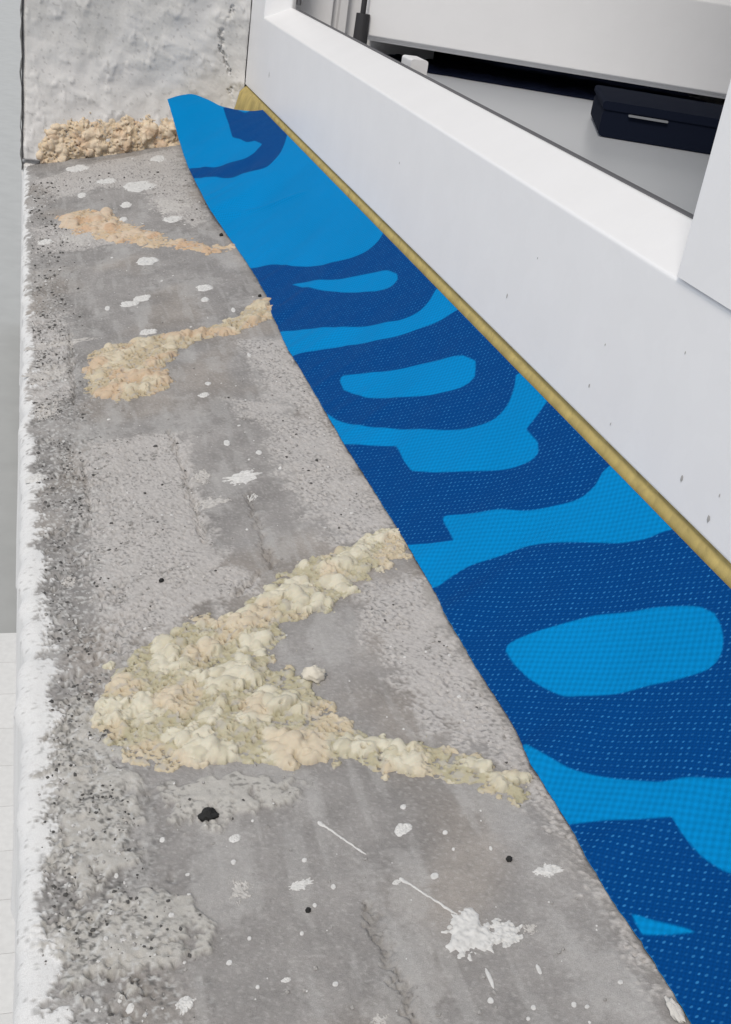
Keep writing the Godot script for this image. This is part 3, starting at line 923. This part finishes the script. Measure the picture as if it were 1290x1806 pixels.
# ---------------------------------------------------------------- reveal wall
func build_reveal() -> void:
	var ridge := FastNoiseLite.new()
	noise(ridge, 41, 48.0, 2)
	var verts := PackedVector3Array()
	var cols := PackedColorArray()
	var nx := 210
	var ny := 240
	for j in ny:
		var y := -0.10 + 0.26 * j / (ny - 1)
		for i in nx:
			var x := -0.203 + 0.2024 * i / (nx - 1)
			var a := ridge.get_noise_2d(x * 0.7 + y * 0.5, y * 1.1)
			var b := n_mid.get_noise_2d(x * 0.5 + 2.0, y * 0.5)
			var lump_ := smoothstep(0.1, 0.5, ridge.get_noise_2d(x * 1.6 - 4.0, y * 0.9))
			var fine := n_fine.get_noise_2d(x * 0.7, y * 0.7)
			var sm := n_low.get_noise_2d(x * 1.5 + 4.0, y * 1.5)
			var rough := smoothstep(-0.2, 0.3, sm + 0.3 * a)
			var h := 0.0022 * sm + 0.0008 * a * (0.35 + rough) + 0.0004 * b + 0.0009 * lump_ * rough + 0.00022 * fine
			# ragged crack beside the frame, from the foam corner upwards
			var cx := -0.012 - 0.014 * clampf((y - 0.005) / 0.03, 0.0, 1.0) + 0.010 * smoothstep(0.04, 0.08, y) + 0.003 * n_mid.get_noise_1d(y * 0.8)
			var crack := smoothstep(0.0020, 0.0006, absf(x - cx + 0.003 * fine)) * smoothstep(-0.02, 0.006, y) * smoothstep(-0.1, 0.3, n_mid.get_noise_1d(y * 0.45 + 7.0) + 0.15)
			h -= 0.003 * crack
			# the outer corner is rounded off and chipped
			var out := clampf((-0.1985 - x) / 0.005, 0.0, 1.0)
			h -= 0.006 * out * out
			# plaster stops short of the sill near the outer corner
			var slit := smoothstep(0.0022, 0.0008, absf(y + 0.0865 + 0.12 * (-0.198 - x) * 0.0)) * smoothstep(-0.165, -0.18, x)
			h -= 0.010 * slit
			verts.append(Vector3(x, y, WALL_Z + h))
			var t := 1.0 + 0.10 * a + 0.06 * fine + 0.05 * n_low.get_noise_2d(x, y)
			var c := Color(0.61, 0.605, 0.595) * t
			c = c.lerp(Color(0.65, 0.645, 0.64), smoothstep(-0.05, 0.3, n_low.get_noise_2d(x * 1.2 + 3.0, y * 1.2) + 0.25 * a) )
			c = c.lerp(Color(0.76, 0.745, 0.735), smoothstep(0.03, -0.03, y + 0.02 * b + 0.03 * a) * 0.8)   # whiter towards the foot of the wall
			c = c.lerp(Color(0.28, 0.275, 0.27), smoothstep(0.46, 0.6, n_fine.get_noise_2d(x * 0.3 + 9.0, y * 0.3)) * 0.4)
			cols.append(c)
	var root := thing("reveal_wall", "rough white plastered reveal wall at the far end of the sill", "wall", Vector3.ZERO)
	var m := grained(mat(Color.WHITE, 0.93, true), grain_texture(51, 0.12, 0.92), 20.0)
	obj("plaster", grid_mesh(verts, cols, nx, ny), m, root)
	var plain := grained(mat(Color(0.52, 0.52, 0.515), 0.93), grain_texture(52, 0.02, 0.8), 6.0)
	block(root, "masonry", Vector3(-0.197, -0.30, -4.0), Vector3(0.10, 0.158, WALL_Z - 0.012), plain)
	block(root, "upper_plaster", Vector3(-0.202, 0.16, -4.0), Vector3(-0.0006, 1.45, WALL_Z - 0.001), plain)
	# thin uneven dark strip drawn for the dark gap along the outer corner
	var bead := mat(Color(0.15, 0.15, 0.15), 0.9)
	var st := SurfaceTool.new()
	st.begin(Mesh.PRIMITIVE_TRIANGLES)
	var rows := []
	for k in 60:
		var y := -0.094 + 0.254 * k / 59.0
		var w := 0.0003 + 0.0008 * maxf(0.0, n_mid.get_noise_1d(y * 0.6 + 3.0) + 0.25)
		var x := -0.2035 + 0.0012 * n_mid.get_noise_1d(y * 0.4)
		rows.append([Vector3(x - w, y, WALL_Z - 0.006), Vector3(x - w * 0.7, y, WALL_Z + 0.0006), Vector3(x + w, y, WALL_Z + 0.0012), Vector3(x + w * 1.4, y, WALL_Z - 0.006)])
	for k in 59:
		for j in 3:
			for p in [rows[k][j], rows[k][j + 1], rows[k + 1][j + 1], rows[k][j], rows[k + 1][j + 1], rows[k + 1][j]]:
				st.add_vertex(p)
	st.generate_normals()
	var bo := obj("corner_dark_strip", st.commit(), bead, root)
	bo.set_meta("label", "thin dark strip for the dark gap along the outer corner")

# ---------------------------------------------------------------- the window
func build_window() -> void:
	var pvc := grained(mat(Color(0.785, 0.785, 0.80), 0.36), grain_texture(95, 0.012, 0.985), 5.0)
	var rubber := mat(Color(0.03, 0.03, 0.034), 0.7)
	var grey_rubber := mat(Color(0.10, 0.10, 0.11), 0.6)
	var steel := mat(Color(0.45, 0.45, 0.46), 0.35)
	steel.metallic = 0.8
	var glass := StandardMaterial3D.new()
	glass.albedo_color = Color(0.75, 0.85, 0.83, 0.12)
	glass.transparency = BaseMaterial3D.TRANSPARENCY_ALPHA
	glass.roughness = 0.02
	# frame profile: x inwards, y from its outer edge towards the opening
	var prof := rounded([Vector2(0, 0), Vector2(0.066, 0), Vector2(0.066, 0.044), Vector2(0.0255, 0.047), Vector2(0.0255, 0.0755), Vector2(0.0215, 0.0775), Vector2(0.0, 0.0655)], 0.0012)
	var frame := thing("window_frame", "white plastic window frame standing above the blue tape", "window frame", Vector3(0, FRAME_LOW, 0))
	var z_far := WALL_Z + 0.0008
	var z_near := 0.16
	var y_top := 1.35
	var cut := Vector2(0, 1)
	obj("bottom_rail", sweep(prof, Vector3(0, 0, z_far), Vector3(0, 0, z_near), Vector3.RIGHT, Vector3.UP, cut, -cut), pvc, frame)
	obj("top_rail", sweep(prof, Vector3(0, y_top, z_far), Vector3(0, y_top, z_near), Vector3.RIGHT, Vector3.DOWN, cut, -cut), pvc, frame)
	obj("jamb", sweep(prof, Vector3(0, 0, z_far), Vector3(0, y_top, z_far), Vector3.RIGHT, Vector3.BACK, cut, -cut), pvc, frame)
	obj("jamb", sweep(prof, Vector3(0, 0, z_near), Vector3(0, y_top, z_near), Vector3.RIGHT, Vector3.FORWARD, cut, -cut), pvc, frame)
	# mullion butted on the bottom rail, its face a little proud
	var mz := -0.315
	var mp := rounded([Vector2(-0.0012, 0), Vector2(0.066, 0.02), Vector2(0.066, 0.062), Vector2(0.0, 0.082), Vector2(-0.0012, 0.081)], 0.001)
	obj("mullion", sweep(mp, Vector3(0, 0.0668, mz), Vector3(0, y_top - 0.0668, mz), Vector3.RIGHT, Vector3.BACK), pvc, frame)
	var gp := rounded([Vector2(0.0258, 0.066), Vector2(0.0290, 0.067), Vector2(0.0300, 0.0740), Vector2(0.0285, 0.0768), Vector2(0.0260, 0.0762)], 0.0007)
	obj("gasket", sweep(gp, Vector3(0, 0, z_far + 0.08), Vector3(0, 0, mz + 0.02), Vector3.RIGHT, Vector3.UP), grey_rubber, frame)
	obj("gasket", sweep(gp, Vector3(0, 0.08, z_far), Vector3(0, y_top - 0.08, z_far), Vector3.RIGHT, Vector3.BACK), grey_rubber, frame)
	# catch plate on the rail, white
	block(frame, "catch_plate", Vector3(0.046, 0.0442, -0.792), Vector3(0.058, 0.076, -0.770), pvc, 0.002)
	# fixed light on the near side of the mullion
	block(frame, "pane", Vector3(0.030, 0.06, mz + 0.07), Vector3(0.034, y_top - 0.06, z_near - 0.05), glass)
	# grime on the face
	var grime := SurfaceTool.new()
	grime.begin(Mesh.PRIMITIVE_TRIANGLES)
	var rng := RandomNumberGenerator.new()
	rng.seed = 5
	for q in [[0.0217, -0.4422, 0.0009], [0.0164, -0.3542, 0.0008], [0.014, -0.2827, 0.0011], [0.0101, -0.2638, 0.0014], [0.0281, -1.0158, 0.0022], [0.0106, -0.3328, 0.0005], [0.019, -0.262, 0.0005], [0.034, -0.35, 0.0004], [0.045, -0.42, 0.0004], [0.04, -0.62, 0.0006], [0.05, -0.30, 0.0004]]:
		var n := 9
		var c := Vector3(-0.00035, q[0] - FRAME_LOW, q[1])
		var ring := []
		for i in n:
			var a := TAU * i / n
			var r: float = q[2] * rng.randf_range(0.45, 1.1)
			ring.append(Vector3(-0.0001, c.y + sin(a) * r * 1.5, c.z + cos(a) * r * 0.6))
		for i in n:
			for p in [c, ring[i], ring[(i + 1) % n]]:
				grime.add_vertex(p)
	grime.generate_normals()
	var go := obj("grime", grime.commit(), mat(Color(0.36, 0.35, 0.34), 0.9), frame)
	go.set_meta("kind", "stuff")
	# the open casement, hinged at the far jamb and swung into the room
	var hinge := Vector3(0.0848, 0.0, -1.0326)
	var sash := thing("window_sash", "white plastic casement sash swung open into the room", "window sash", Vector3(hinge.x, 0.068, hinge.z))
	var dir := Vector3(0.919, 0, 0.395).normalized()
	sash.transform.basis = Basis(dir, Vector3.UP, dir.cross(Vector3.UP))   # local x along the sash, z out of its outer face
	var lz := 0.66
	var lh := 1.20
	# local profile: x depth behind the outer face, y towards the glass
	var sp := rounded([Vector2(0.0, 0.0), Vector2(0.0, 0.0685), Vector2(0.012, 0.079), Vector2(0.060, 0.079), Vector2(0.060, -0.005), Vector2(0.015, -0.005), Vector2(0.015, 0.0)], 0.0015)
	obj("rail", sweep(sp, Vector3.ZERO, Vector3(lz, 0, 0), Vector3.FORWARD, Vector3.UP, cut, -cut), pvc, sash)
	obj("rail", sweep(sp, Vector3(0, lh, 0), Vector3(lz, lh, 0), Vector3.FORWARD, Vector3.DOWN, cut, -cut), pvc, sash)
	obj("stile", sweep(sp, Vector3.ZERO, Vector3(0, lh, 0), Vector3.FORWARD, Vector3.RIGHT, cut, -cut), pvc, sash)
	obj("stile", sweep(sp, Vector3(lz, 0, 0), Vector3(lz, lh, 0), Vector3.FORWARD, Vector3.LEFT, cut, -cut), pvc, sash)
	block(sash, "pane", Vector3(0.07, 0.07, -0.034), Vector3(lz - 0.07, lh - 0.07, -0.026), glass)
	var gk := rounded([Vector2(0.010, 0.077), Vector2(0.018, 0.077), Vector2(0.018, 0.083), Vector2(0.012, 0.083)], 0.001)
	obj("gasket", sweep(gk, Vector3(0.07, 0, 0), Vector3(lz - 0.07, 0, 0), Vector3.FORWARD, Vector3.UP), rubber, sash)
	var cyl := CylinderMesh.new()
	cyl.top_radius = 0.006
	cyl.bottom_radius = 0.0065
	cyl.height = 0.026
	cyl.radial_segments = 20
	var hg := obj("hinge", cyl, rubber, sash, Vector3(-0.004, 0.004, 0.0025))
	var pin := CylinderMesh.new()
	pin.top_radius = 0.0024
	pin.bottom_radius = 0.0024
	pin.height = 0.5
	pin.radial_segments = 14
	obj("hinge_rod", pin, rubber, hg, Vector3(-0.0005, 0.251, -0.001))

# ---------------------------------------------------------------- foam joint under the frame
func build_joint() -> void:
	var verts := PackedVector3Array()
	var cols := PackedColorArray()
	var n := 700
	var prof := [Vector2(0.006, 0.0034), Vector2(0.0032, 0.0032), Vector2(0.0024, 0.0024), Vector2(0.0014, 0.0012), Vector2(0.0004, -0.0002), Vector2(-0.0006, -0.003), Vector2(-0.0006, -0.012), Vector2(-0.0006, -0.024), Vector2(-0.0006, -0.034), Vector2(-0.0006, -0.047), Vector2(0.03, -0.05)]
	for i in n:
		var d := 0.0 + 1.1285 * i / (n - 1)
		var end := smoothstep(1.035, 1.10, d)
		for j in prof.size():
			var p: Vector2 = prof[j]
			var a := n_mid.get_noise_2d(d * 0.5, j * 0.004 + 1.0)
			var f := n_fine.get_noise_2d(d * 0.8, j * 0.003)
			var bulge := end * 0.009 * sin(clampf((0.0044 - p.y) / 0.045, 0.0, 1.0) * PI * 0.85) * (0.9 + 0.5 * a)
			var x := p.x - bulge + (0.0006 * f + 0.0011 * a) * (1.0 if j < 5 else 0.3) * (0.0 if j == 0 else 1.0)
			verts.append(Vector3(x, p.y, -d))
			cols.append(Color(0.40, 0.315, 0.115) * (1.0 + 0.28 * a + 0.22 * f))
	var m := mat(Color.WHITE, 0.75, true)
	var o := obj("foam_seal", grid_mesh(verts, cols, prof.size(), n), m)
	tag(o, "narrow strip of ochre yellow foam filling the joint under the window frame", "foam")

# ---------------------------------------------------------------- the house, the room and the yard
func build_house() -> void:
	var plain := grained(mat(Color(0.55, 0.55, 0.545), 0.93), grain_texture(61, 0.02, 0.8), 3.0)
	var root := thing("house_wall", "plastered house wall below and around the window opening", "wall")
	block(root, "parapet", Vector3(-0.196, -1.2, -4.0), Vector3(0.0, -0.185, 4.0), plain)
	block(root, "lintel", Vector3(-0.2, 1.452, -4.0), Vector3(0.10, 2.9, 4.0), plain)
	block(root, "pier", Vector3(-0.2, -0.183, 0.17), Vector3(0.10, 1.45, 4.0), plain)
	var inner := mat(Color(0.45, 0.45, 0.46), 0.9)
	var dark := mat(Color(0.20, 0.15, 0.11), 0.6)
	var room := thing("room_shell", "dim unlit room seen through the open window", "room", Vector3(0, 0, 0))
	block(room, "floor", Vector3(0.0, -1.0, -3.5), Vector3(4.0, -0.9, 3.0), dark)
	block(room, "ceiling", Vector3(0.102, 1.6, -3.5), Vector3(4.0, 1.7, 3.0), inner)
	block(room, "inner_wall", Vector3(4.0, -1.0, -3.5), Vector3(4.1, 1.7, 3.0), inner)
	block(room, "inner_wall", Vector3(0.102, -0.9, -3.6), Vector3(4.0, 1.6, -3.5), inner)
	block(room, "inner_wall", Vector3(0.102, -0.9, 3.0), Vector3(4.0, 1.6, 3.1), inner)
	block(room, "breast_wall", Vector3(0.002, -0.9, -3.5), Vector3(0.12, -0.05, 3.0), inner)
	# board inside the window
	var board := mat(Color(0.50, 0.52, 0.555), 0.3)
	var bo := thing("window_board", "pale grey window board inside the room below the open sash", "window board")
	block(bo, "board", Vector3(0.0668, 0.022, -1.30), Vector3(0.40, 0.044, 0.3), board, 0.004)
	var white_in := mat(Color(0.66, 0.66, 0.67), 0.8)
	var lining := thing("inner_reveal", "white inner reveal lining between the window frame and the dark room", "reveal")
	block(lining, "lining_panel", Vector3(0.0672, 0.0445, -1.30), Vector3(0.17, 1.5, -1.092), white_in)
	block(lining, "corner_strip", Vector3(0.072, 0.0445, -1.0918), Vector3(0.079, 1.5, -1.083), white_in, 0.001)
	var shade_sheet := mat(Color(0.006, 0.008, 0.018), 0.95)  # added near-black sheet: the shade under the open sash, put into colour
	shade_sheet.metallic_specular = 0.1
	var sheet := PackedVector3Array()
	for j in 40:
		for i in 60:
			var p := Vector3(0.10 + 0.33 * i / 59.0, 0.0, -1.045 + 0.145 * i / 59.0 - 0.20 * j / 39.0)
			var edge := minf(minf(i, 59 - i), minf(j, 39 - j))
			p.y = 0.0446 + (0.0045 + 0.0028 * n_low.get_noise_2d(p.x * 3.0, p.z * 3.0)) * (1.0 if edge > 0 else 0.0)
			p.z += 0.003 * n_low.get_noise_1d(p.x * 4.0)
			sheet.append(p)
	tag(obj("added_shade_sheet", grid_mesh(sheet, PackedColorArray(), 60, 40), shade_sheet), "added dark sheet standing for the shade on the window board behind the open sash", "shade_sheet")
	# dark case on the board
	var case_mat := mat(Color(0.008, 0.011, 0.022), 0.9)
	case_mat.metallic_specular = 0.15
	var co := thing("tool_case", "low dark navy case lying on the window board under the open sash", "case", Vector3(0.19, 0.0445, -0.765))
	co.rotation.y = -0.38
	block(co, "body", Vector3(0.0, 0.0, -0.10), Vector3(0.30, 0.018, 0.0), case_mat, 0.004)
	var lid := block(co, "lid", Vector3(-0.001, 0.0182, -0.101), Vector3(0.301, 0.024, 0.001), case_mat, 0.003)
	var la := block(lid, "handle", Vector3(0.018, 0.0160, 0.0012), Vector3(0.046, 0.0175, 0.0026), mat(Color(0.2, 0.21, 0.23), 0.6), 0.001)
	la.set_meta("label", "pale grey handle strip")

func build_yard() -> void:
	var g := grained(mat(Color(0.36, 0.365, 0.36), 0.95), grain_texture(71, 0.02, 0.95), 0.7)
	var b := BoxMesh.new()
	b.size = Vector3(300, 0.4, 300)
	var o := obj("ground", b, g, null, Vector3(0, -1.46, 0))
	o.set_meta("kind", "structure")
	var path := Node3D.new()
	path.name = "pavement"
	path.set_meta("kind", "structure")
	add_child(path)
	path.position = Vector3(0, -1.26, 0)
	var pale := []
	for k in 3:
		pale.append(grained(mat(Color(0.615 + 0.01 * k, 0.615 + 0.01 * k, 0.61 + 0.01 * k), 0.9), grain_texture(80 + k, 0.03, 0.95), 4.0))
	var poly := rounded([Vector2(0, 0), Vector2(0.1992, 0), Vector2(0.1992, 0.06), Vector2(0, 0.06)], 0.0015)
	var paver := sweep(poly, Vector3.ZERO, Vector3(0, 0, 0.0992), Vector3.RIGHT, Vector3.UP)
	for r in 22:
		for c in 6:
			var x := -0.40 - 0.2 * c + (0.1 if r % 2 == 0 else 0.0)
			if r % 2 == 0 and c == 0:
				x = -0.30
			obj("paver", paver, pale[(r * 7 + c * 5) % 3], path, Vector3(x, 0.0 + 0.001 * ((r * 3 + c) % 3), -1.98 + 0.1 * r))

# ---------------------------------------------------------------- start
func _ready() -> void:
	var cam := Camera3D.new()
	cam.name = "camera"
	add_child(cam)
	cam.fov = 48.61
	cam.near = 0.01
	cam.far = 400.0
	cam.transform = Transform3D(Basis(Vector3(0.95767, 0.13856, 0.25231), Vector3(-0.00096, 0.87806, -0.47855), Vector3(-0.28785, 0.45805, 0.84103)).orthonormalized(), Vector3(-0.2, 0.156, 0.0))
	cam.current = true
	var env := Environment.new()
	var sky := Sky.new()
	var sm := ProceduralSkyMaterial.new()
	sm.sky_top_color = Color(0.82, 0.84, 0.87)
	sm.sky_horizon_color = Color(0.80, 0.82, 0.85)
	sm.ground_horizon_color = Color(0.72, 0.73, 0.74)
	sm.ground_bottom_color = Color(0.55, 0.55, 0.55)
	sm.sky_curve = 0.2
	sm.sun_angle_max = 0.0
	sky.sky_material = sm
	env.background_mode = Environment.BG_SKY
	env.sky = sky
	env.tonemap_mode = Environment.TONE_MAPPER_LINEAR
	env.tonemap_exposure = 1.36
	env.sdfgi_enabled = true
	env.ssao_enabled = true
	env.ssil_enabled = true
	var we := WorldEnvironment.new()
	we.name = "world_environment"
	we.environment = env
	add_child(we)
	var sun := DirectionalLight3D.new()
	sun.name = "sun"
	sun.light_energy = 0.5
	sun.light_angular_distance = 14.0
	sun.light_color = Color(1.0, 0.97, 0.93)
	sun.shadow_enabled = true
	add_child(sun)
	sun.look_at_from_position(Vector3(-1.0, 2.1, 1.4), Vector3.ZERO)

	noise(n_low, 1, 14.0, 2)
	noise(n_mid, 2, 110.0, 2)
	noise(n_fine, 3, 480.0, 2)
	noise(n_grain, 4, 1300.0, 1)
	noise(n_free, 6, 1.0, 2)
	for q in [[n_cell, 7, 210.0], [n_bubble, 8, 330.0], [n_knob, 9, 130.0]]:
		var n: FastNoiseLite = q[0]
		noise(n, q[1], q[2], 1, FastNoiseLite.TYPE_CELLULAR)
		n.cellular_return_type = FastNoiseLite.RETURN_DISTANCE
		n.cellular_distance_function = FastNoiseLite.DISTANCE_EUCLIDEAN
	crust_map = mask_map(CRUST)
	pale_map = mask_map(PALE)

	build_yard()
	build_house()
	build_sill()
	build_reveal()
	build_window()
	build_joint()
	build_tape()
	var yellow := [Color(0.36, 0.325, 0.215), Color(0.56, 0.525, 0.425), Color(0.52, 0.43, 0.315)]
	var tan_ := [Color(0.40, 0.33, 0.22), Color(0.53, 0.47, 0.36), Color(0.47, 0.335, 0.225)]
	foam("foam_residue", "largest lump of dried yellow foam, forked, bubbly, reaching under the tape", FOAM_OUTLINE["big"], 0.00040, 0.0047, 0.009, 1.15, yellow, on_sill, 1, 1.5)
	foam("foam_residue", "long tan lump of dried foam on the sill, narrowing towards the tape", FOAM_OUTLINE["mid"], 0.00055, 0.0042, 0.009, 0.95, tan_, on_sill, 2, 1.4)
	foam("foam_residue", "thin orange brown foam smear on the sill between tan foam and wall", FOAM_OUTLINE["far"], 0.0008, 0.0020, 0.010, 0.7, [Color(0.50, 0.38, 0.25), Color(0.52, 0.42, 0.32), Color(0.48, 0.31, 0.19)], on_sill, 3, 2.6)
	foam("foam_residue", "tan foam bead along the foot of the plastered reveal wall", [[-191, -69], [-187, -60], [-176, -52], [-160, -46], [-120, -40], [-60, -34], [-50, -40], [-50, -66], [-90, -72], [-140, -82], [-180, -91], [-192, -80]], 0.0006, 0.0085, 0.014, 0.85, [Color(0.60, 0.47, 0.32), Color(0.66, 0.55, 0.42), Color(0.56, 0.40, 0.27)], on_wall, 4, 1.4, 0.10)
	build_splats()
	build_grit()
	var coal := obj("debris_chip", lump(Vector3(0.0026, 0.0015, 0.0022), 3, 0.7), mat(Color(0.012, 0.012, 0.012), 0.85), null, on_sill(-0.1488, 0.2455, -0.0003))
	tag(coal, "small jagged black chip lying on pale crumbly plaster", "debris")
	for q in [[-0.1496, 0.374, 0.0009, "tiny black crumb on pale granular plaster beside the foam"], [-0.129, 0.203, 0.0007, "tiny black crumb on bare grey concrete among plaster drops"], [-0.0751, 0.202, 0.0008, "tiny black crumb on the sill close to the blue tape"], [-0.0640, 0.812, 0.0013, "small black crumb lodged at the tape's lifted edge"], [-0.0605, 0.672, 0.0010, "small black crumb between the tape edge and tan foam"]]:
		tag(obj("debris_crumb", lump(Vector3.ONE * q[2], 8, 0.6), mat(Color(0.015, 0.015, 0.015), 0.85), null, on_sill(q[0], q[1], -0.0002)), q[3], "debris", "black crumbs on the sill")
	tag(obj("foam_crumb", lump(Vector3(0.0040, 0.0024, 0.0030), 14, 0.5), mat(Color(0.60, 0.56, 0.48), 0.85), null, on_sill(-0.1078, 0.2955, 0.0)), "loose pale foam crumb lying beside the largest foam lump", "foam")
	tag(obj("debris_chip", lump(Vector3(0.0016, 0.0009, 0.0034), 21, 0.5), mat(Color(0.55, 0.53, 0.5), 0.85), null, on_sill(-0.0555, 0.1475, 0.0)), "pale plaster chip on the sill against the tape's edge", "debris")
